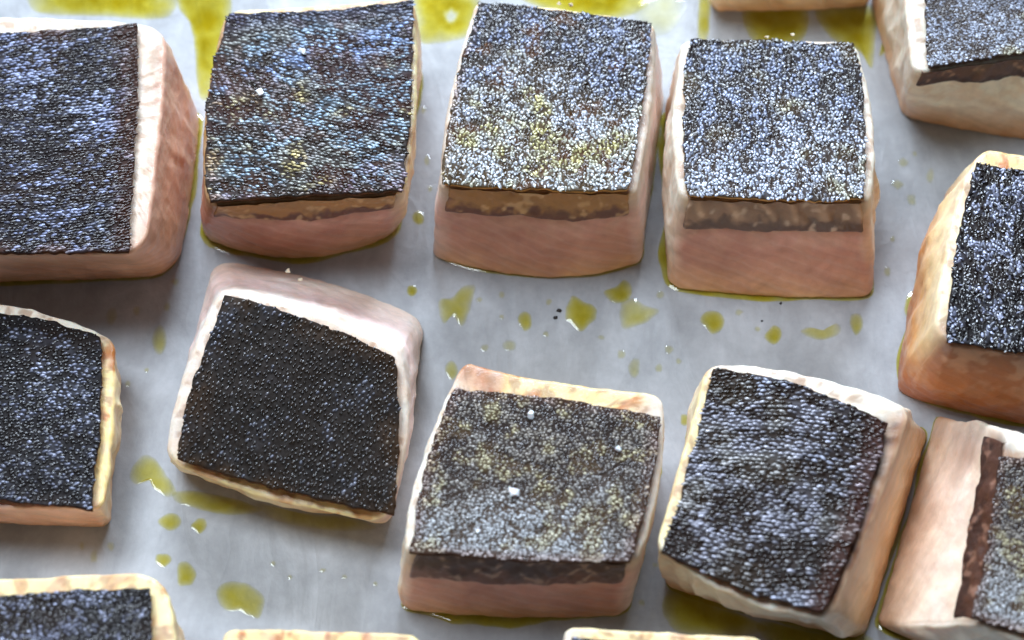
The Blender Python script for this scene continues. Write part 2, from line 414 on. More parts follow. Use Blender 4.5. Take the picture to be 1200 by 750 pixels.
def build_flesh(root, org, body, sides):
    NP = 440
    lev = []  # (w, inset)
    rb, rt, h = 0.0020, 0.0012, body.cen[2]
    for a in np.linspace(0, 1, 5)[:-1]: lev.append((rb*(1-math.cos(a*math.pi/2))/h*1.0, rb*(1-math.sin(a*math.pi/2))))
    for a in np.linspace(rb/h, 1-rt/h, 46)[:-1]: lev.append((a, 0))
    for a in np.linspace(0, 1, 8)[:-1]: lev.append((1-rt/h*(1-math.sin(a*math.pi/2)), rt*(1-math.cos(a*math.pi/2))))
    for a in np.linspace(0, 1, 20): lev.append((1.0, rt+a*(body.size*0.36)))
    nl = len(lev)
    p = (np.arange(NP)/NP*4)
    Pp = np.tile(p, nl); Ww = np.repeat([l[0] for l in lev], NP); Ii = np.repeat([l[1] for l in lev], NP)
    V = body.surf(Pp, Ww, Ii)
    ext = Ww + np.where(Ii > 0, 0, 0) + np.where(Ww >= 0.98, np.clip(Ii/0.012, 0, 0.3), 0)
    jit = (fbm(V, 130, body.seed+21, 3)-0.5)*0.22
    sd = body.side_w(Pp + (fbm(V, 160, body.seed+31, 2)-0.5)*0.06)
    col = sum(sd[i][:, None]*grad(PAL[sides[i]], np.clip(ext+jit*np.clip(1.25-ext*0.4, 0, 1), 0, 1.3)) for i in range(4))
    raw = sum(sd[i]*RAWNESS[sides[i]] for i in range(4))*np.clip(1.25-ext, 0, 1)
    # golden toasting spots where the top edge touched the pan
    toast = sum(sd[i]*{'gd': 0.7, 'ts': 1.2, 'ck': 0.12, 'ca': 0.35}.get(sides[i], 0.0) for i in range(4))
    spot = sm(fbm(V*np.array([1.6, 1, 1]), 170, body.seed+41, 3), 0.54, 0.66)*sm(Ww, 0.78, 0.97)*toast
    col = col*(1-spot[:, None]*0.8)+lin((186, 108, 30))*spot[:, None]*0.8
    if getattr(body, 'burn', None) is not None:
        q, rad = body.burn
        k = (1-sm(np.linalg.norm(V-q, axis=1)+(fbm(V, 260, 5, 2)-0.5)*0.006, rad*0.35, rad))*sm(Ww, 0.6, 0.95)
        col = col*(1-k[:, None]*0.85)+lin((158, 78, 16))*k[:, None]*0.85
    big = (fbm(V, 80, body.seed+51, 4)-0.5)
    col = np.clip(col*(1+big[:, None]*np.array([0.7, 1.0, 1.15])*(0.35+0.65*np.clip(raw, 0, 1))[:, None]), 0.01, 0.95)
    mot = sm(fbm(V, 300, body.seed+53, 3), 0.42, 0.66)*np.clip(1-raw, 0, 1)*0.45
    col = col*(1-mot[:, None]) + lin((220, 184, 150))*mot[:, None]
    crust = sm(fbm(V, 420, body.seed+57, 2), 0.55, 0.66)*sm(ext, 1.0, 1.1)*0.6
    col = col*(1-crust[:, None]) + lin((150, 102, 58))*crust[:, None]
    uv = np.stack([Pp*body.size, Ww*h], 1)
    i = (np.arange(nl-1)[:, None]*NP+np.arange(NP)[None]).ravel()
    j = (np.arange(nl-1)[:, None]*NP+(np.arange(NP)[None]+1) % NP).ravel()
    q = np.stack([i, j, j+NP, i+NP], 1)
    # closing fans
    V = np.vstack([V, V[:NP].mean(0), V[-NP:].mean(0)])
    nb, ntp = len(V)-2, len(V)-1
    k = np.arange(NP); k2 = (k+1) % NP
    tr = np.vstack([np.stack([k2, k, np.full(NP, nb)], 1), np.stack([k+(nl-1)*NP, k2+(nl-1)*NP, np.full(NP, ntp)], 1)])
    col = np.vstack([col, col[0], col[-1]]); raw = np.append(raw, [0, 0]); uv = np.vstack([uv, uv[0], uv[-1]])
    return mesh_obj('flesh', V-org, q, M_FLESH, root, tris=tr, col=col, attrs={'raw': raw}, uv=uv)

def build_dark_flesh(root, org, body, side, w0, w1, seed, tone, segs=0):
    """the brown strip of dark muscle just under the skin on one cut face"""
    nu, nv = 150, 22
    f = np.linspace(0.015, 0.985, nu); g = np.linspace(0, 1, nv)
    F, G = np.meshgrid(f, g); F, G = F.ravel(), G.ravel()
    ed = np.minimum(sm(F, 0.015, 0.06), 1-sm(F, 0.94, 0.985))*sm(G, 0, 0.22)
    wob = (vnoise(np.stack([F*0.05, 0*F, 0*F+seed], 1), 160, seed)-0.5)*0.05
    W = w0+(w1-w0)*G+wob*(1-G)
    V = body.surf(side+F, W, np.zeros_like(F))
    P, d = body.point(side+F, W, np.zeros_like(F))
    lum = fbm(V, 330, seed+2, 3)
    seg = 0
    if segs:
        ph = F*segs*2*math.pi + G*1.3 + 5.0*vnoise(V, 70, seed+8)
        seg = np.sin(ph)*sm(G, 0.35, 0.6)
    off = -0.0012+ed*(0.0012+lum*0.0013+0.0003*seg)
    V = V+d*off[:, None]
    lo, mid, hi = [lin(c) for c in tone]
    t = sm(G + (lum-0.5)*0.7, 0.3, 0.62)[:, None]
    col = lo*(1-t)+mid*t
    s2 = sm(fbm(V, 420, seed+5, 2), 0.58, 0.76)[:, None]
    col = col*(1-s2*0.7)+hi*s2*0.7
    if segs:
        gg = np.clip(seg, 0, 1)[:, None]**2
        col = col*(1-gg*0.6)+lin((196, 160, 128))*gg*0.6
    fade = (1-sm(G+(lum-0.5)*0.3, 0.0, 0.22))[:, None]
    side_c = lin((200, 152, 126))
    col = col*(1-0.8*fade)+side_c*0.8*fade
    uv = np.stack([F*0.05, G*0.01], 1)
    i = (np.arange(nv-1)[:, None]*nu+np.arange(nu-1)[None]).ravel()
    q = np.stack([i, i+1, i+nu+1, i+nu], 1)
    return mesh_obj('dark_flesh', V-org, q, M_FLESH, root, col=col, attrs={'raw': np.zeros(len(V))}, uv=uv)

def skin_surface(Sk, u, v, seed):
    P = Sk(u, v)
    ed = edge(u, v)
    # crisp uneven rim
    jag = ((fbm(P, 380, seed+61, 2)-0.5)*0.0014+(fbm(P, 90, seed+60, 2)-0.5)*0.0020)*(1-sm(ed, 0, 0.06))
    c = Sk(np.array([0.5]), np.array([0.5]))[0]
    d = P-c; d[:, 2] = 0; d /= np.maximum(np.linalg.norm(d, axis=1), 1e-5)[:, None]
    P = P+d*jag[:, None]
    P[:, 2] += (fbm(P, 60, seed+62, 2)-0.5)*0.0010 + (fbm(P, 300, seed+64, 2)-0.5)*0.0005 + (1-sm(ed, 0, 0.05))*(fbm(P, 160, seed+66, 2)-0.45)*0.0009
    return P

def skin_frame(Sk):
    TL, TR, BR, BL = Sk.p[0], Sk.p[2], Sk.p[4], Sk.p[6]
    return 0.5*(np.linalg.norm(TR-TL)+np.linalg.norm(BR-BL)), 0.5*(np.linalg.norm(TL-BL)+np.linalg.norm(TR-BR))

def row_noise(Lu, Lv, u, v, cfg, seed):
    """0..1 noise drawn out along the rows of scales"""
    a = R(cfg.get('ang', 0)); x, y = (u-0.5)*Lu, (v-0.5)*Lv
    X, Y = x*math.cos(a)+y*math.sin(a), -x*math.sin(a)+y*math.cos(a)
    Y = Y+(vnoise(np.stack([x, y, 0*x+seed*.1], 1), 70, seed+77)-0.5)*cfg.get('wave', 0.003)
    fx, fy = cfg['rows']
    q = np.stack([X*fx, Y*fy, 0*X+seed*0.31], 1)
    return 0.65*vnoise(q, 1.0, seed+78)+0.35*vnoise(q*2.1, 1.0, seed+79)

def build_skin(root, org, Sk, seed, cfg):
    # ---- the sheet of skin, rippled along the rows
    n = 180
    t = np.linspace(0, 1, n); U, Vv = np.meshgrid(t, t); u, v = U.ravel(), Vv.ravel()
    P = skin_surface(Sk, u, v, seed)
    Lu, Lv = skin_frame(Sk)
    rn = row_noise(Lu, Lv, u, v, cfg, seed)
    P[:, 2] += (rn-0.5)*2*cfg['ripple']
    dark, bright, prob, met = cfg['color'](u, v, P, seed); dark = dark*np.array([0.72, 0.52, 0.38])
    k = (0.28*sm(rn, 0.5, 0.8)*prob)[:, None]  # glint colour painted along the ripple crests too
    col = (dark*(1-k)+bright*k)*(0.8+0.4*vnoise(P, 900, seed+5))[:, None]
    i = np.arange((n-1)*n).reshape(n-1, n)[:, :-1].ravel()
    q = [np.stack([i, i+1, i+n+1, i+n], 1)]
    k = np.arange(n)
    loop = np.concatenate([k[:-1], n-1+k[:-1]*n, (n*n-1)-k[:-1], (n-1)*n-k[:-1]*n])
    m = len(loop)
    c = P.mean(0); rim = P[loop]; d = rim-c; d[:, 2] = 0; d /= np.linalg.norm(d, axis=1)[:, None]
    r1 = rim+d*0.0001; r1[:, 2] -= 0.0008
    r2 = rim-d*0.0022; r2[:, 2] -= 0.0026
    V = np.vstack([P, r1, r2]); o1, o2 = n*n, n*n+m
    a = np.arange(m); b = (a+1) % m
    q.append(np.stack([loop[a], o1+a, o1+b, loop[b]], 1)); q.append(np.stack([o1+a, o2+a, o2+b, o1+b], 1))
    rc = np.tile(lin(cfg.get('rim', (96, 60, 32))), (m, 1))*(0.6+0.8*vnoise(rim, 500, seed)[:, None])
    col = np.vstack([col, rc, rc*0.6])
    tr = np.stack([o2+b, o2+a, np.full(m, len(V))], 1); V = np.vstack([V, r2.mean(0)]); col = np.vstack([col, rc[0]])
    col = np.hstack([col, np.full((len(col), 1), 0.05)])
    skin = mesh_obj('skin', V-org, np.vstack(q), M_SKIN, root, tris=tr, col=col)
    # ---- the scales on it
    su, sv, ru, rv = [x*0.001 for x in cfg['scale']]
    ang = R(cfg.get('ang', 0)); jit = cfg.get('jit', 0.3); tilt = cfg.get('tilt', 0.25)
    D = math.hypot(Lu, Lv)*0.56
    gx = np.arange(-D, D, su); gy = np.arange(-D, D, sv)
    GX, GY = np.meshgrid(gx, gy); GX = GX + (np.arange(len(gy)) % 2)[:, None]*su*0.5
    r = np.random.default_rng(seed)
    GX = GX.ravel()+r.normal(0, su*jit*0.5, GX.size); GY = GY.ravel()+r.normal(0, sv*jit*0.5, GY.size)
    q0 = np.stack([GX, GY, 0*GX+seed], 1)
    GY = GY+(fbm(q0, 45, seed+71, 2)-0.5)*cfg.get('wave', 0.003)
    X = GX*math.cos(ang)-GY*math.sin(ang); Y = GX*math.sin(ang)+GY*math.cos(ang)
    u, v = X/Lu+0.5, Y/Lv+0.5
    mgn = 0.002
    ok = (u > mgn) & (u < 1-mgn) & (v > mgn) & (v < 1-mgn) & (r.random(len(u)) > cfg.get('miss', 0.03))
    u, v = u[ok], v[ok]; ns = len(u)
    P = skin_surface(Sk, u, v, seed)
    e = 0.01
    du = skin_surface(Sk, u+e, v, seed)-skin_surface(Sk, u-e, v, seed); du /= np.linalg.norm(du, axis=1)[:, None]
    dv = skin_surface(Sk, u, v+e, seed)-skin_surface(Sk, u, v-e, seed); dv /= np.linalg.norm(dv, axis=1)[:, None]
    nn = np.cross(du, dv); nn /= np.linalg.norm(nn, axis=1)[:, None]; dv = np.cross(nn, du)
    a = ang + r.normal(0, cfg.get('spin', 0.25), ns)
    ax = du*np.cos(a)[:, None]+dv*np.sin(a)[:, None]; ay = -du*np.sin(a)[:, None]+dv*np.cos(a)[:, None]
    # tilt each scale a little its own way
    rn = row_noise(Lu, Lv, u, v, cfg, seed)
    P = P+nn*((rn-0.5)*2*cfg['ripple']+0.00006)[:, None]
    tx, ty = r.normal(0, tilt, ns), r.normal(cfg.get('lean', -0.06), tilt, ns)-(rn-0.5)*0.5
    n2 = nn-ax*tx[:, None]-ay*ty[:, None]; n2 /= np.linalg.norm(n2, axis=1)[:, None]
    ax = ax-n2*(ax*n2).sum(1)[:, None]; ax /= np.linalg.norm(ax, axis=1)[:, None]; ay = np.cross(n2, ax)
    K = 7
    th = np.arange(K)/K*2*math.pi
    sz = r.uniform(0.75, 1.2, ns)
    dome = cfg.get('dome', 0.00028)*r.uniform(0.6, 1.4, ns)
    vs = [P+n2*(dome*1.0)[:, None]]
    for rad, hh in ((0.6, 0.84), (1.0, 0.0)):
        for j in range(K):
            rr = rad*sz*r.uniform(0.85, 1.15, ns)
            vs.append(P+ax*(math.cos(th[j])*ru*rr)[:, None]+ay*(math.sin(th[j])*rv*rr)[:, None]+n2*(dome*hh-0.00007*(rad == 1.0))[:, None])
    V = np.stack(vs, 1)  # ns, 1+2K, 3
    nv = 1+2*K
    dark, bright, prob, met = cfg['color'](u, v, P, seed); dark = dark*np.array([0.72, 0.52, 0.38])
    hit = sm(prob + (rn-0.5)*cfg.get('rowmix', 1.1) + r.normal(0, 0.19, ns), 0.34, 0.68)
    base = dark*(1-hit[:, None])+bright*hit[:, None]; met = met*hit*0.45  # silvery scales carry the glints in their base colour
    base = np.clip(base*np.exp(r.normal(0, cfg.get('cvar', 0.35), ns))[:, None], 0.003, 0.9)
    col = np.repeat(np.hstack([base, met[:, None]])[:, None], nv, 1)
    rm = cfg.get('rimmix', 0.5); col[:, 1+K:, :3] = (1-rm)*col[:, 1+K:, :3]+rm*dark[:, None]
    t0 = np.array([[0, 1+j, 1+(j+1) % K] for j in range(K)])
    q0 = np.array([[1+j, 1+K+j, 1+K+(j+1) % K, 1+(j+1) % K] for j in range(K)])
    off = (np.arange(ns)*nv)[:, None, None]
    sc = mesh_obj('scales', V.reshape(-1, 3)-org, (q0[None]+off).reshape(-1, 4), M_SCALE, skin, tris=(t0[None]+off).reshape(-1, 3), col=col.reshape(-1, 4))
    sc['kind'] = 'stuff'
    return skin

def mixc(base, layers):
    """base rgb + [(weight array, rgb)]"""
    n = len(layers[0][0]); c = np.tile(lin(base), (n, 1))
    for wt, rgb in layers:
        wt = np.clip(wt, 0, 1)[:, None]; c = c*(1-wt)+lin(rgb)*wt
    return c

def patch(P, sc, seed, a=0.5, b=0.66): return sm(fbm(P, sc, seed, 3), a, b)

# per-fillet skin colours
def edge(u, v): return np.minimum(np.minimum(u, 1-u), np.minimum(v, 1-v))
# each returns the dark colour between, the bright colour of silvery scales with glints painted in, the share of those, their metallic sheen
def sk_black(u, v, P, s):
    e = (1-sm(edge(u, v), 0, 0.16))*patch(P, 120, s+2, .35, .6)
    c = mixc((34, 30, 27), [(patch(P, 60, s+1)*0.6, (24, 21, 20)), (e*0.8, (58, 44, 22))])
    b = mixc((92, 94, 106), [(patch(P, 50, s+3)*0.6, (70, 62, 52)), (e*0.7, (88, 72, 44))])
    return c, b, 0.22+0.3*patch(P, 45, s+4, .45, .65)*(v > 0.35), np.full(len(u), 0.35)
def sk_navy(u, v, P, s):
    c = mixc((26, 26, 32), [(patch(P, 60, s+1)*0.6, (36, 28, 24))])
    b = mixc((126, 130, 150), [(patch(P, 50, s+3)*0.6, (84, 86, 104))])
    return c, b, 0.22+0.26*patch(P, 45, s+4, .42, .62), np.full(len(u), 0.5)
def sk_blue(u, v, P, s):
    e = (1-sm(edge(u, v), 0, 0.08))*patch(P, 120, s+2, .35, .55)
    c = mixc((36, 34, 42), [(patch(P, 60, s+1)*0.7, (44, 34, 30)), (e*0.75, (70, 44, 26))])
    b = mixc((132, 140, 172), [(patch(P, 45, s+3, .5, .7)*0.7, (164, 172, 198)), (e*0.8, (110, 84, 60))])
    return c, b, 0.27+0.38*patch(P, 50, s+4, .38, .66), np.full(len(u), 0.55)
def sk_blue_burnt_right(u, v, P, s):
    c, b, p, m = sk_blue(u, v, P, s)
    wt = sm(u, 0.80, 0.95)*(0.6+0.4*patch(P, 200, s+8, .35, .6)); w1 = wt[:, None]
    return c*(1-w1)+lin((58, 34, 24))*w1, b*(1-w1)+lin((112, 84, 66))*w1, p*(1-0.5*wt), m*(1-0.6*wt)
def sk_patchy(u, v, P, s):
    c = mixc((46, 41, 38), [(patch(P, 80, s+1, .44, .62)*0.8, (54, 34, 36)), (patch(P, 150, s+5, .52, .66)*0.7, (66, 42, 28)), (sm(v, 0.8, 1.0)*0.8, (38, 38, 54))])
    blue = np.exp(-((v-0.72-0.22*(u-0.4))/0.10)**2)*(0.5+0.5*patch(P, 110, s+9, .4, .6))
    b = mixc((140, 142, 136), [(patch(P, 85, s+1, .47, .62)*0.8, (92, 76, 78)), (patch(P, 100, s+2, .48, .62)*(v < 0.7)*0.85, (178, 160, 98)), (patch(P, 75, s+3, .48, .62)*0.8, (140, 168, 190)),
                               (blue*0.9, (136, 160, 206)), (patch(P, 160, s+5, .54, .66)*0.65, (118, 82, 58)), (patch(P, 70, s+6, .46, .6)*(1-sm(v, .2, .45))*0.7, (130, 108, 130)), (sm(v, 0.86, 1.0)*0.8, (78, 84, 118)), ((1-sm(v, 0, 0.05))*0.5, (120, 90, 76))])
    return c, b, 0.46+0.26*patch(P, 70, s+4, .4, .68), np.full(len(u), 0.4)
def sk_silver(u, v, P, s):
    sil = sm(0.80-v+(fbm(P, 80, s+9, 3)-0.5)*0.9, 0.0, 0.75)
    c = mixc((38, 34, 36), [(sil*0.9, (84, 76, 54)), (patch(P, 170, s+5, .56, .68)*0.8, (82, 56, 24))])
    b = mixc((96, 103, 126), [(sil*0.95, (152, 156, 160)), (patch(P, 120, s+2, .44, .72)*sm(sil, .2, .7)*0.9, (148, 138, 70)), ((1-sm(u, 0, 0.05))*0.6, (130, 96, 66))])
    return c, b, 0.36+0.34*sil, 0.45-0.15*sil
def sk_silver_blue(u, v, P, s):
    sil = sm(0.66-v+(fbm(P, 70, s+9, 2)-0.5)*0.6, 0.0, 0.5)
    c = mixc((38, 34, 36), [(sil*0.8, (70, 66, 66)), (patch(P, 120, s+2, .54, .66)*0.6, (72, 62, 30))])
    b = mixc((102, 110, 134), [(sil*0.9, (148, 154, 168)), (patch(P, 120, s+2, .48, .74)*0.7, (142, 134, 84))])
    return c, b, 0.40+0.24*sil, 0.45-0.12*sil
def sk_salted(u, v, P, s):
    sil = sm(0.66-v+(fbm(P, 60, s+9, 2)-0.5)*0.8, 0.0, 0.55)
    e = 1-sm(edge(u, v), 0, .08)
    c = mixc((44, 36, 32), [(sil*0.7, (84, 80, 76)), (patch(P, 150, s+2, .52, .62)*0.5, (84, 70, 34)), (e*.7, (66, 44, 36))])
    b = mixc((108, 100, 90), [(sil*0.8, (150, 154, 158)), (patch(P, 150, s+2, .52, .62)*0.5, (166, 156, 104)), (e*.6, (128, 100, 90))])
    return c, b, 0.46+0.26*sil, np.full(len(u), 0.4)
def sk_brown(u, v, P, s):
    c = mixc((36, 27, 23), [(patch(P, 60, s+1)*0.7, (34, 26, 22)), (patch(P, 90, s+5, .5, .72)*0.4, (56, 48, 26)), (sm(u, 0.85, 0.97)*0.8, (62, 36, 28))])
    b = mixc((140, 140, 152), [(patch(P, 55, s+3, .5, .66)*0.7, (160, 168, 190)), (patch(P, 90, s+5, .5, .72)*0.35, (140, 134, 96)), (sm(u, 0.85, 0.97)*0.7, (104, 76, 70))])
    return c, b, 0.27+0.36*patch(P, 55, s+4, .4, .66), np.full(len(u), 0.5)

RIDGES = dict(scale=(1.45, 1.08, 0.95, 0.44), jit=0.3, tilt=0.10, spin=0.2, wave=0.006, dome=0.00020, rows=(110, 420), ripple=0.00028, cvar=0.2, rowmix=0.8)
BLOBS = dict(scale=(1.30, 1.05, 0.76, 0.46), jit=0.45, tilt=0.12, spin=0.35, wave=0.004, dome=0.00020, rows=(210, 300), ripple=0.00026, cvar=0.2, rowmix=0.9)
GRAIN = dict(scale=(0.80, 1.2, 0.47, 0.94), jit=0.5, tilt=0.12, spin=0.40, wave=0.003, dome=0.00006, rows=(420, 250), ripple=0.00028, cvar=0.28, rowmix=1.7, rimmix=0.5)
FINE = dict(scale=(0.86, 0.82, 0.50, 0.40), jit=0.45, tilt=0.11, spin=0.5, wave=0.003, dome=0.00005, rows=(300, 330), ripple=0.00028, cvar=0.2, rowmix=1.5, rimmix=0.45)
PIPS = dict(scale=(1.15, 1.45, 0.40, 0.62), jit=0.4, tilt=0.10, spin=0.3, wave=0.003, dome=0.00020, miss=0.06, rows=(200, 200), ripple=0.00018)

GROUP = 'seared fish fillets in rows on the baking paper'
class Fillet: pass
FIL = {}
def fillet(key, label, skin_px, h, T_px, base, sides, style, color, seed, tight=0.35, drop=0.002, bulge=0.0006, rc=0.065, dark=(), burn=None, **kw):
    """skin_px, T_px: outline points of the skin and of the shoulder (TL,TR,BR,BL or eight); h: heights of TL,TR,BR,BL in mm;
    base: four/eight entries, a pixel on the paper or ('o', dx, dy) mm away from the shoulder point above it"""
    hh = np.array(h)*0.001
    hm = [hh[0], (hh[0]+hh[1])/2, hh[1], (hh[1]+hh[2])/2, hh[2], (hh[2]+hh[3])/2, hh[3], (hh[3]+hh[0])/2]
    def place(pts, dz):
        pts = list(pts)
        if len(pts) == 4: pts = [pts[0], None, pts[1], None, pts[2], None, pts[3], None]
        return eight([None if q is None else px(q[0], q[1], hm[i]+dz) for i, q in enumerate(pts)])
    Sp = place(skin_px, 0.0008); Tp = place(T_px, -drop)
    base = list(base)
    if len(base) == 4: base = [base[0], None, base[1], None, base[2], None, base[3], None]
    Bp = []
    for i, q in enumerate(base):
        if q is None: Bp.append(None)
        elif q[0] == 'o': Bp.append(np.array([Tp[i][0]+q[1]*0.001, Tp[i][1]+q[2]*0.001, 0]))
        else: Bp.append(px(q[0], q[1], 0))
    Bp = eight(Bp)
    for b in Bp: b[2] = -0.0005
    Tp = [np.array([a[0]+(b[0]-a[0])*tight, a[1]+(b[1]-a[1])*tight, a[2]]) for a, b in zip(Tp, Sp)]
    body = Body(Bp, Tp, bulge, rc, seed, [RIDGE[s] for s in sides])
    if burn: body.burn = (px(burn[0], burn[1], hm[0]-drop), burn[2]*0.001)
    org = sum(Bp)/8; org[2] = 0
    root = empty('fish_fillet', org)
    tag(root, label, 'fish fillet', GROUP)
    build_flesh(root, org, body, sides)
    for (side, w0, w1, tone, segs) in dark: build_dark_flesh(root, org, body, side, w0, w1, seed+side, tone, segs)
    Sk = Patch(Sp)
    cfg = dict(style); cfg['color'] = color; cfg.update(kw)
    build_skin(root, org, Sk, seed, cfg)
    f = Fillet(); f.Sk, f.body, f.seed, f.Bp, f.hm = Sk, body, seed, Bp, hm; FIL[key] = f
    print(key, 'T size', np.round([np.linalg.norm(Tp[2]-Tp[0])*1e3, np.linalg.norm(Tp[0]-Tp[6])*1e3]), 'B-T mm',
          [tuple(np.round((Bp[i]-Tp[i])[:2]*1e3).astype(int)) for i in (0, 2, 4, 6)])
    return f

DK1 = ((104, 62, 46), (172, 124, 68), (216, 176, 126))   # brown, oily
DK2 = ((96, 72, 62), (148, 116, 92), (214, 188, 164))  # grey brown
DK3 = ((66, 40, 30), (96, 62, 44), (180, 140, 110))    # dark burnt

# --- first row
fillet('p1', 'large blue-black fillet with wide raw right side, leftmost of the top row', 
       [(-70, 38), (60, 36), (160, 28), (158, 165), (150, 294), (60, 297), (-70, 297), None], (37, 37, 37, 37),
       [(-74, 20), (60, 20), (196, 30), (186, 160), (170, 299), None, (-74, 300), None],
       [('o', -3, 2), None, ('o', 6, -3), (229, 200), (210, 324), None, (-74, 333), None], ('ro', 'ro', 'ck', 'ro'), RIDGES, sk_blue_burnt_right, 101, tight=0.0, rc=0.12, ang=8)
fillet('p2', 'fillet with mottled blue, brown and yellow skin carrying two salt flakes',
       [(268, 16), (380, 12), (484, 0), (482, 110), (471, 224), (360, 228), (247, 236), (243, 130)], (36, 37, 37, 36),
       [(264, 3), (380, -2), (484, -12), (492, 105), (476, 226), None, (242, 240), (238, 130)],
       [('o', -2, 1), None, ('o', 2, 0), None, (466, 272), (350, 304), (234, 276), None], ('rf', 'gd', 'gd', 'rf'), RIDGES, sk_patchy, 102,
       dark=[(0, 0.66, 1.0, DK1, 0)], ang=-18, tilt=0.11)
fillet('p3', 'fillet with silver and yellow-green skin over a brown strip, third in top row',
       [(562, 3), (660, 12), (762, 28), (754, 120), (735, 222), (630, 222), (518, 214), (533, 110)], (38, 37, 37, 38),
       [(556, -2), (660, 4), (768, 22), (768, 120), (750, 224), None, (515, 218), (524, 110)],
       [('o', -2, 2), None, ('o', 5, 0), None, (752, 308), (640, 327), (506, 302), None], ('rf', 'rp', 'gd', 'rp'), GRAIN, sk_silver, 103,
       dark=[(0, 0.68, 1.0, DK1, 0)], rim=(196, 144, 80), rc=0.03)
fillet('p4', 'squarish fillet with even silver-blue skin above a ribbed brown strip',
       [(808, 46), (905, 48), (1002, 50), (1014, 140), (1012, 232), (905, 232), (806, 228), (800, 135)], (38, 38, 38, 38),
       [(796, 40), (905, 42), (1004, 44), (1030, 140), (1024, 236), None, (792, 232), (784, 135)],
       [('o', -2, 2), None, ('o', 3, 0), None, (1026, 350), (905, 350), (781, 338), None], ('rf', 'ck', 'ck', 'ck'), GRAIN, sk_silver_blue, 104,
       dark=[(0, 0.66, 1.0, DK2, 6)], rim=(200, 152, 92))
fillet('p5', 'fillet with white cooked left end and brown band, in the top right corner',
       [(1082, -90), (1180, -90), (1290, -90), None, (1290, 48), (1190, 62), (1088, 78), (1084, 0)], (38, 38, 38, 38),
       [(1046, -95), None, (1296, -95), None, (1296, 52), (1190, 68), (1062, 86), (1050, 0)],
       [('o', -2, 2), None, ('o', 2, 2), None, (1296, 172), (1180, 162), (1056, 137), None], ('ck', 'ck', 'ck', 'ck'), FINE, sk_silver_blue, 105,
       dark=[(0, 0.74, 1.0, DK3, 0)], rim=(60, 36, 26))
fillet('p6', 'glossy blue-black fillet with a rippled caramel left side, at the right edge',
       [(1144, 190), None, (1300, 216), None, (1300, 424), None, (1108, 402), (1122, 300)], (37, 37, 37, 37),
       [(1142, 168), (1220, 178), (1306, 196), None, (1306, 428), None, (1094, 400), (1106, 290)],
       [('o', -6, 2), None, ('o', 2, 2), None, (1306, 510), (1180, 494), (1052, 462), (1058, 400)], ('cb', 'ck', 'ts', 'ca'), GRAIN, sk_navy, 106, tight=0.2,
       bulge=0.0025, rc=0.14, tilt=0.3)
# --- second row
fillet('p7', 'dark fillet with a striped golden right side, at the left edge',
       [(-80, 366), (20, 370), (117, 394), (116, 500), (108, 598), (10, 586), (-80, 580), None], (23, 23, 23, 23),
       [(-84, 352), (20, 356), (136, 396), (134, 500), (124, 596), (10, 596), (-84, 592), None],
       [('o', -2, 0), None, ('o', -2, 0), None, ('o', -3, 6), None, ('o', -2, 7), None], ('ro', 'ts', 'ck', 'ck'), BLOBS, sk_navy, 107, tight=0.1, ang=12,
       tilt=0.16)
fillet('p8', 'leaning fillet with dull black skin and a broad pink raw back face',
       [(264, 348), (365, 375), (462, 420), (465, 510), (461, 602), (335, 576), (208, 537), (226, 450)], (29, 29, 19, 19),
       [(260, 340), (365, 366), (470, 414), (476, 510), (450, 612), (322, 586), (194, 539), (214, 444)],
       [(249, 301), (385, 328), (500, 372), None, ('o', 1, 8), None, ('o', -1, 8), None], ('gd', 'rp', 'rp', 'rp'), PIPS, sk_black, 108, tight=0.0,
       drop=0.003, bulge=0.0006, ang=-18, rc=0.08)
fillet('p9', 'fillet with grey speckled skin, salt flakes and a toasted back edge',
       [(533, 455), (650, 468), (775, 488), (762, 570), (737, 657), (610, 656), (481, 646), (498, 550)], (36, 36, 36, 36),
       [(544, 421), (640, 445), (775, 460), (774, 560), (745, 660), None, (476, 648), (490, 550)],
       [('o', -1, 0), None, ('o', 2, -2), None, (735, 722), (600, 725), (465, 716), None], ('rf', 'rp', 'ts', 'ck'), FINE, sk_salted, 109, tight=0.0,
       dark=[(0, 0.58, 1.0, ((112, 78, 66), (76, 52, 42), (180, 150, 130)), 0)], burn=(562, 436, 12), rim=(84, 56, 40), drop=0.0022)
fillet('p10', 'tilted fillet with brown-black scales, yellow left edge and raw right side',
       [(836, 433), (930, 450), (1040, 496), (1010, 600), (964, 718), (868, 690), (775, 646), (808, 540)], (36, 36, 36, 36),
       [(828, 426), (940, 434), (1072, 476), (1026, 602), (973, 726), (868, 702), (766, 640), (798, 530)],
       [('o', -2, 2), None, (1090, 500), None, (1014, 752), (880, 716), ('o', 5, 6), None], ('ck', 'rg', 'ck', 'gd'), RIDGES, sk_brown, 110, tight=0.12,
       ang=12)
fillet('p11', 'fillet with wide pale raw left face and ragged dark band, lower right edge',
       [(1172, 535), None, (1320, 556), None, (1290, 770), None, (1140, 722), (1160, 630)], (36, 36, 36, 36),
       [(1177, 508), None, (1330, 520), None, (1296, 790), None, (1147, 732), (1166, 630)],
       [(1095, 484), None, ('o', 4, 2), None, ('o', 2, 0), None, (1023, 730), (1057, 614)], ('ck', 'ck', 'ck', 'rd'), FINE, sk_salted, 111, tight=0.0,
       dark=[(3, 0.72, 1.0, ((50, 28, 22), (78, 48, 36), (150, 110, 90)), 0)], rim=(60, 40, 30), ang=20, rc=0.03)
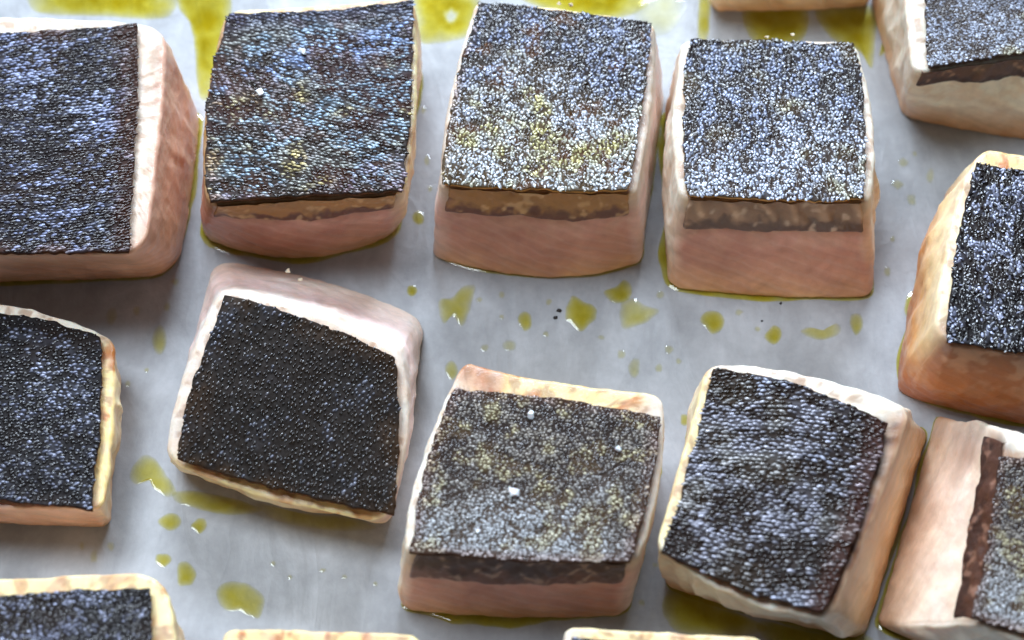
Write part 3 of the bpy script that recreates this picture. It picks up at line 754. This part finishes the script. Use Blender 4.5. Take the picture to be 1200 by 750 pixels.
# --- cut off by the lower edge and the upper edge
fillet('p12', 'black skinned fillet with a smooth cream border, cut off by the bottom left corner',
       [(-80, 700), (60, 694), (175, 690), (176, 790), (174, 890), None, (-80, 890), None], (34, 34, 34, 34),
       [(-84, 682), (60, 674), (190, 668), (208, 770), (204, 896), None, (-84, 896), None],
       [('o', -2, 2), None, ('o', -1, 0), None, ('o', 0, 0), None, ('o', -2, 0), None], ('ck', 'gd', 'gd', 'ck'), FINE, sk_navy, 112, tight=0.0, rc=0.16, tilt=0.3)
fillet('p13', 'fillet showing only its golden back edge at the bottom, left of centre',
       [(272, 762), None, (486, 766), None, (480, 930), None, (264, 926), None], (34, 34, 34, 34),
       [(262, 736), (380, 738), (494, 744), None, (490, 936), None, (254, 930), None],
       [('o', -1, 0), ('o', 1, 0), ('o', 2, 0), ('o', -2, 0)], ('ck', 'gd', 'ts', 'gd'), FINE, sk_black, 113, tight=0.0)
fillet('p14', 'fillet showing a cream back edge and sliver of skin, bottom right',
       [(672, 748), None, (880, 764), None, (876, 940), None, (660, 930), None], (34, 34, 34, 34),
       [(662, 732), (770, 740), (896, 746), None, (892, 946), None, (648, 936), None],
       [('o', -3, 1), ('o', 2, 1), ('o', 2, 0), ('o', -2, 0)], ('ck', 'gd', 'gd', 'rp'), FINE, sk_blue, 114, tight=0.0)
fillet('p15', 'fillet showing only its cooked lower edge, above the silver-blue fillet',
       [(840, -190), None, (1010, -190), None, (1012, -30), None, (836, -30), None], (24, 24, 24, 24),
       [(832, -196), None, (1018, -196), None, (1022, -24), None, (828, -26), None],
       [('o', -1, 1), None, ('o', 1, 1), None, (1018, 8), (930, 14), (834, 14), None], ('gd', 'ck', 'ck', 'ck'), FINE, sk_blue, 115, tight=0.0)

# ------------------------------------------------------------------ olive oil
def smooth_loop(pts, n):
    pts = np.asarray(pts, float); m = len(pts); out = []
    per = max(4, n//m)
    for i in range(m):
        p0, p1, p2, p3 = pts[i-1], pts[i], pts[(i+1) % m], pts[(i+2) % m]
        for t in np.arange(per)/per:
            out.append(0.5*((2*p1)+(-p0+p2)*t+(2*p0-5*p1+4*p2-p3)*t*t+(-p0+3*p1-3*p2+p3)*t**3))
    return np.array(out)

def oil(name, label, pts, height, depth, n=48, group=None, rough=0.0006, hole=None, rings=9, cat='olive oil', shore=0.85):
    """a film or drop of oil: outline in photograph pixels on the paper, domed to height (m)"""
    L = smooth_loop([px(x, y, 0) for x, y in pts], n) if len(pts[0]) == 2 else np.array(pts)
    seed = int(abs(pts[0][0]*7+pts[0][1]*13))
    c = L.mean(0); d = L-c; dl = np.maximum(np.linalg.norm(d, axis=1), 1e-6)[:, None]
    L = L + d/dl*((fbm(L, 380, seed, 2)-0.5)*rough*2)[:, None]
    m = len(L); V, dep = [], []
    for i in range(rings):
        f = i/(rings-1); f = f*f if shore < 0.2 else f; s = 1-f*0.97
        ring = c+(L-c)*s
        e = 1-s
        prof = min(1.0, (1-(1-min(1, e/shore))**2))
        ring[:, 2] = paper_z(ring)+0.00006+height*0.42*prof
        V.append(ring)
        dd = np.full(m, depth*((0.12 if shore > 0.2 else 0.45)+(0.88 if shore > 0.2 else 0.55)*prof))*(0.8+0.4*vnoise(ring, 240, seed+3))
        if hole is not None:
            hc = px(hole[0], hole[1], 0); dist = np.hypot((ring-hc)[:, 0]/hole[2], (ring-hc)[:, 1]/hole[3])/0.00025
            dd = dd*(0.12+0.88*sm(dist, 0.7, 1.05))
        dep.append(dd)
    V.append(c[None]+np.array([[0, 0, V[-1][:, 2].mean()]])*1.0); dep.append(np.array([depth]))
    V = np.vstack(V); dep = np.concatenate(dep)
    i = (np.arange(rings-1)[:, None]*m+np.arange(m)[None]).ravel(); j = (np.arange(rings-1)[:, None]*m+(np.arange(m)[None]+1) % m).ravel()
    k = np.arange(m); k2 = (k+1) % m; b = (rings-1)*m
    org = np.array([c[0], c[1], 0.0])
    o = mesh_obj(name, V-org, np.stack([i, j, j+m, i+m], 1)[:, ::1], M_OIL, None, tris=np.stack([b+k, b+k2, np.full(m, len(V)-1)], 1), attrs={'depth': dep})
    # faces should look up
    me = o.data
    if sum(p.normal.z for p in me.polygons) < 0: me.flip_normals()
    o.location = org
    return tag(o, label, cat, group)

G1 = 'puddles of olive oil on the paper'
oil('oil_puddle', 'dark olive oil puddle behind the large leftmost fillet of the top row',
    [(40, -30), (110, -34), (186, -30), (206, -8), (204, 14), (180, 22), (110, 18), (40, 12)], 0.0010, 0.95, 96, G1)
oil('oil_puddle', 'long yellow oil puddle between first and second fillets of the top row',
    [(212, -26), (262, -26), (272, 10), (266, 60), (250, 108), (236, 116), (230, 92), (228, 58), (222, 26), (208, 6)], 0.0010, 0.9, 96, G1)
oil('oil_puddle', 'yellow oil puddle with a bare oval spot, between second and third top fillets',
    [(486, -20), (540, -24), (562, 0), (556, 28), (546, 44), (524, 50), (494, 50), (486, 20)], 0.0011, 0.85, 72, G1, hole=(529, 20, 9, 15))
oil('oil_puddle', 'dark oil puddle behind the third fillet of the top row',
    [(610, -30), (740, -34), (764, -4), (744, 16), (700, 24), (640, 12), (600, -8)], 0.0007, 0.9, 72, G1)
oil('oil_puddle', 'clear oil puddle beside the top right corner of the silver third fillet',
    [(744, 12), (778, -14), (800, 0), (796, 26), (778, 42), (756, 40)], 0.0008, 0.14, 48, G1)
oil('oil_puddle', 'brown-looking oil puddle behind the fourth fillet of the top row, centre',
    [(872, 8), (940, 4), (946, 40), (920, 56), (884, 50)], 0.0006, 0.95, 48, G1)
oil('oil_puddle', 'oil streak behind the right corner of the fourth fillet of the top row',
    [(956, 6), (1024, 8), (1026, 40), (1022, 80), (1006, 60), (972, 44)], 0.0006, 0.8, 48, G1)
oil('oil_puddle', 'thin oil streak behind the left corner of the fourth fillet of the top row',
    [(820, -8), (832, -4), (830, 44), (818, 46)], 0.0005, 0.6, 36, G1)
oil('oil_puddle', 'small dark oil puddle at the left foot of the top right corner fillet',
    [(1032, 22), (1050, 30), (1052, 48), (1040, 60), (1030, 66), (1034, 44)], 0.0006, 0.8, 36, G1)
oil('oil_puddle', 'broad shaded oil puddle under the lower left of the tilted lower right fillet',
    [(786, 690), (812, 690), (850, 712), (900, 736), (860, 746), (800, 742), (776, 718)], 0.0005, 0.75, 72, G1)
oil('oil_puddle', 'shaded oil puddle under the lowest corner of the tilted lower right fillet',
    [(890, 728), (950, 738), (1010, 742), (1030, 770), (940, 770), (900, 752)], 0.0005, 0.75, 72, G1)
oil('oil_puddle', 'hooked yellow oil smear beside the lower left corner of the leaning fillet',
    [(160, 540), (174, 534), (188, 546), (200, 562), (206, 578), (196, 582), (182, 574), (172, 562), (160, 568), (153, 560)], 0.0003, 0.45, 60, G1)
oil('oil_puddle', 'brownish oil film in the shade below the leaning black skinned fillet',
    [(204, 576), (236, 576), (282, 586), (306, 598), (270, 604), (230, 596), (206, 588)], 0.0003, 0.5, 60, G1)
oil('oil_puddle', 'faint oil patch in the shade below the right half of the leaning black skinned fillet',
    [(300, 590), (350, 600), (410, 606), (440, 618), (400, 622), (330, 612)], 0.0004, 0.3, 48, G1)
oil('oil_puddle', 'lone oval yellow oil puddle near the bottom edge, left of centre',
    [(254, 690), (266, 682), (286, 682), (304, 692), (310, 706), (304, 724), (292, 722), (280, 716), (264, 714), (254, 704)], 0.00022, 0.55, 60, G1)
oil('oil_puddle', 'oil bead clinging to the left foot of the caramel sided fillet at the right edge',
    [(1062, 348), (1072, 340), (1076, 362), (1066, 374), (1060, 364)], 0.0010, 0.6, 30, G1)
def oil_rim(key, label, wide, height, depth):
    b = FIL[key].body; p = np.linspace(0, 4, 121)[:-1]
    P, d = b.point(p, np.zeros(120), np.zeros(120)); P = b.surf(p, np.full(120, 0.04), np.zeros(120))
    wv = wide*(-0.7+2.6*vnoise(P, 80, b.seed+80))
    P = P+d*wv[:, None]; P[:, 2] = 0
    return oil('oil_puddle', label, [tuple(q) for q in P], height, depth, 120, 'rims of oil round the feet of the fillets', 0.0002, rings=22, cat='olive oil', shore=0.05)
for key, label, wide in [('p1', 'thin oil rim round the foot of the large leftmost top fillet', 0.0008), ('p2', 'oil rim round the foot of the mottled fillet', 0.0010),
                         ('p3', 'oil rim round the foot of the silver third fillet', 0.0010), ('p4', 'dark oil rim round the foot of the silver-blue fourth fillet', 0.0016),
                         ('p6', 'oil rim round the foot of the caramel sided fillet', 0.0010), ('p9', 'oil rim round the foot of the grey speckled fillet', 0.0018),
                         ('p10', 'oil rim round the foot of the tilted brown-black fillet', 0.0007), ('p11', 'oil rim round the foot of the pale faced lower right fillet', 0.0007)]:
    oil_rim(key, label, wide, 0.0010, 0.7)
G2 = 'drops of olive oil in the open strip of paper'
def drop(label, cx, cy, rx, ry, depth, h=0.0009, seed=0, name='oil_drop', group=G2, pear=0.0):
    r = np.random.default_rng(int(cx*31+cy)); a = np.arange(8)/8*2*math.pi
    k = r.uniform(0.82, 1.18, 8)
    pts = [(cx+math.cos(t)*rx*q*(1-pear*max(0, -math.sin(t))), cy-math.sin(t)*ry*q) for t, q in zip(a, k)]
    h = min(h, 0.00025*min(rx, ry)*0.26)   # a drop stays flat for its width
    return oil(name, label, pts, h, depth, 32, group, 0.00015, rings=7)
oil('oil_drop', 'forked pale yellow oil drop right of the pink leaning fillet',
    [(516, 352), (530, 350), (542, 336), (556, 336), (554, 352), (548, 374), (540, 382), (530, 372), (520, 380), (514, 368)], 0.0009, 0.42, 60, G2)
oil('oil_drop', 'big teardrop of deep yellow oil in the middle of the paper strip',
    [(666, 352), (672, 346), (684, 354), (698, 360), (698, 374), (690, 382), (680, 389), (670, 382), (663, 372)], 0.0013, 0.72, 54, G2)
oil('oil_drop', 'upper half of the hourglass shaped double drop under the third and fourth fillets',
    [(708, 342), (722, 336), (732, 328), (740, 336), (738, 350), (728, 356), (714, 352)], 0.0010, 0.7, 42, G2)
oil('oil_drop', 'pale lower half of the hourglass shaped double drop under the third and fourth fillets',
    [(728, 354), (742, 350), (756, 358), (772, 364), (760, 376), (744, 384), (730, 386), (726, 370)], 0.0009, 0.36, 48, G2)
drop('small oval drop of yellow oil left of the big teardrop', 615, 376, 9, 11, 0.5)
drop('rounded yellow drop just below the left half of the fourth fillet', 835, 376, 14, 14, 0.6, 0.0011)
drop('yellow drop just below the middle of the fourth fillet', 907, 394, 10, 11, 0.6, 0.0010)
oil('oil_drop', 'stretched wavy drop just below the right half of the fourth fillet',
    [(938, 388), (950, 384), (965, 387), (980, 379), (985, 387), (977, 396), (960, 399), (945, 394)], 0.0008, 0.4, 48, G2)
drop('yellowish drop just below the right corner of the fourth fillet', 1003, 380, 8, 13, 0.4)
drop('yellow drop between the second and third fillets of the top row', 490, 256, 8, 8, 0.5)
drop('yellow drop beside the upper right corner of the leaning pink backed fillet', 483, 341, 6, 7, 0.55)
drop('pale drop beside the right side of the leaning fillet, above the toasted edge', 529, 434, 8, 12, 0.35)
drop('oil drop between striped golden fillet and upper left of the leaning one', 188, 398, 9, 17, 0.3)
drop('pale drop between the large first fillet and the striped golden fillet', 131, 370, 6, 10, 0.12)
drop('ragged yellow drop below the left corner of the leaning black fillet', 200, 611, 14, 11, 0.5, 0.0002)
drop('small two lobed yellow drop right of the ragged one, below the leaning fillet', 233, 616, 9, 9, 0.5, 0.0002)
drop('small yellow drop above the cream bordered fillet in the bottom left corner', 191, 656, 9, 8, 0.55, 0.0002)
drop('bean shaped yellow drop right of the cream bordered bottom left fillet', 218, 673, 11, 16, 0.5, 0.0002)
drop('pear shaped clear drop with a dark speck above the lower right fillets', 743, 432, 8, 12, 0.18)
drop('pale oil drop between the bottom centre fillet and the yellow edged fillet', 802, 492, 5, 7, 0.4)
G3 = 'tiny specks of oil on the paper'
SPECKS = [(562, 352, 4, 3), (597, 406, 8, 6), (568, 408, 5, 5), (640, 392, 4, 4), (643, 354, 4, 4), (588, 346, 4, 4), (588, 372, 3, 3), (728, 416, 5, 6),
          (772, 432, 4, 5), (784, 410, 6, 6), (795, 424, 4, 4), (866, 366, 5, 4), (888, 386, 4, 3), (774, 346, 5, 5), (704, 396, 4, 3),
          (1052, 216, 7, 6), (1068, 234, 6, 7), (1058, 190, 6, 5), (1090, 206, 5, 8), (1040, 318, 4, 6), (1046, 280, 3, 4), (1072, 180, 3, 3),
          (500, 188, 4, 6), (504, 222, 3, 4), (496, 130, 3, 4), (160, 364, 5, 6), (196, 360, 4, 5), (150, 450, 3, 4), (172, 434, 3, 3), (205, 330, 5, 4),
          (110, 652, 4, 8), (96, 640, 3, 5), (378, 668, 4, 3), (404, 676, 3, 3), (440, 684, 3, 3), (340, 676, 3, 3), (130, 640, 4, 6), (768, 662, 4, 3), (752, 706, 4, 4), (320, 660, 4, 3)]
MARKS = [('the forked pale oil drop', 536, 360), ('the small oval oil drop', 615, 376), ('the big teardrop of oil', 680, 368), ('the hourglass oil drop', 742, 352),
         ('the rounded yellow drop', 835, 376), ('the drop right of the rounded one', 907, 394), ('the wavy oil drop', 962, 390),
         ('the clear drop with a dark speck', 743, 432), ('the toasted back edge', 580, 440), ('the pepper pair', 653, 368), ('the caramel sided fillet', 1110, 260),
         ('the top right corner fillet', 1080, 135), ('the silver-blue fillet', 1028, 270), ('the mottled fillet', 475, 200), ('the silver third fillet', 520, 200),
         ('the striped golden fillet', 138, 440), ('the leaning fillet', 225, 380), ('the leftmost top fillet', 150, 335), ('the cream bordered fillet', 140, 664),
         ('the lone oval puddle', 282, 702), ('the grey speckled fillet', 462, 680), ('the tilted lower right fillet', 790, 660)]
used = set()
def where(x, y):
    near = sorted(MARKS, key=lambda m: (m[1]-x)**2+(m[2]-y)**2)
    def rel(m):
        dx, dy = x-m[1], y-m[2]
        if abs(dx) > 2.2*abs(dy): return 'right of' if dx > 0 else 'left of'
        if abs(dy) > 2.2*abs(dx): return 'below' if dy > 0 else 'above'
        return ('below' if dy > 0 else 'above')+(' and right of' if dx > 0 else ' and left of')
    for a, b in ((0, None), (1, None), (0, 1), (0, 2), (1, 2), (0, 3)):
        t = rel(near[a])+' '+near[a][0] + ('' if b is None else ', '+rel(near[b])+' '+near[b][0])
        if t not in used: break
    used.add(t); return t
for (x, y, a, b) in SPECKS: drop('tiny oil speck '+where(x, y).replace(' and right of', ' right of').replace(' and left of', ' left of'), x, y, a, b, 0.14, 0.0004, name='oil_speck', group=G3)

# ------------------------------------------------------------------ salt, pepper, crumbs
def grain(name, label, cat, P, size, mat, group, flat=0.5, seed=0):
    r = np.random.default_rng(seed+int(abs(P[0])*1e6))
    n = 10
    d = r.normal(0, 1, (n, 3)); d /= np.linalg.norm(d, axis=1)[:, None]; d *= r.uniform(0.75, 1.1, (n, 1))
    d[:, 2] *= flat
    import bmesh
    bm = bmesh.new()
    for q in d*size*0.5: bm.verts.new(q)
    bmesh.ops.convex_hull(bm, input=bm.verts)
    bmesh.ops.delete(bm, geom=[v for v in bm.verts if not v.link_faces], context='VERTS')
    me = bpy.data.meshes.new(name); bm.to_mesh(me); bm.free(); me.materials.append(mat)
    o = bpy.data.objects.new(name, me); C.objects.link(o); o.location = (P[0], P[1], P[2]+size*0.5*flat*0.6)
    return tag(o, label, cat, group)

def on_skin(key, x, y):
    """the point of the fillet's top seen at pixel x, y"""
    f = FIL[key]; z = float(np.mean(f.hm))+0.0012
    return px(x, y, z)
for lab, key, x, y, s in [
    ('pinkish salt flake near the top of the mottled second fillet', 'p2', 355, 62, 0.0034),
    ('white salt flake left of the middle of the mottled second fillet', 'p2', 305, 109, 0.0030),
    ('white salt flake near the toasted back edge of the grey speckled fillet', 'p9', 622, 487, 0.0030),
    ('largest salt flake, in the middle of the grey speckled fillet', 'p9', 602, 577, 0.0036),
    ('salt flake near the right edge of the grey speckled fillet', 'p9', 725, 527, 0.0022),
    ('small salt flake low on the grey speckled fillet', 'p9', 560, 622, 0.0016)]:
    grain('salt_flake', lab, 'salt', on_skin(key, x, y), s, M_SALT, 'salt flakes on the skins', 0.5, 3)
for lab, x, y, s in [('upper speck of the dark pepper pair left of the big teardrop of oil', 655, 365, 0.0020), ('lower speck of the dark pepper pair left of the big teardrop of oil', 651, 373, 0.0016),
                     ('tiny dark pepper speck below the middle of the fourth fillet', 915, 356, 0.0012), ('tiny pepper speck left of the drop under the fourth fillet', 893, 376, 0.0010)]:
    grain('pepper_speck', lab, 'pepper', px(x, y, 0), s, M_PEPPER, 'pepper specks on the paper', 0.6, 5)
for lab, key, x, y, s in [
    ('pale crumb on the back edge of the third fillet, nearest the middle', 'p3', 668, 7, 0.0022), ('slim crumb on the back edge of the third fillet, left of its neighbour', 'p3', 655, 5, 0.0016),
    ('cream crumb on the back edge of the fourth fillet', 'p4', 898, 44, 0.0016), ('pale crumb upright on the back edge of the fourth fillet', 'p4', 929, 41, 0.0016)]:
    grain('crumb', lab, 'crumb', on_skin(key, x, y), s, M_CRUMB, 'crumbs on the fillets', 0.7, 9)
for lab, x, y, s in [('golden flake on the pink back face of the leaning fillet, leftmost', 338, 318, 0.0020), ('pale flake on the pink back face of the leaning fillet, middle', 352, 328, 0.0018),
                     ('small flake on the pink back face of the leaning fillet, rightmost', 366, 344, 0.0016)]:
    grain('crumb', lab, 'crumb', px(x, y, 0.0125), s, M_CRUMB, 'crumbs on the fillets', 0.35, 9)
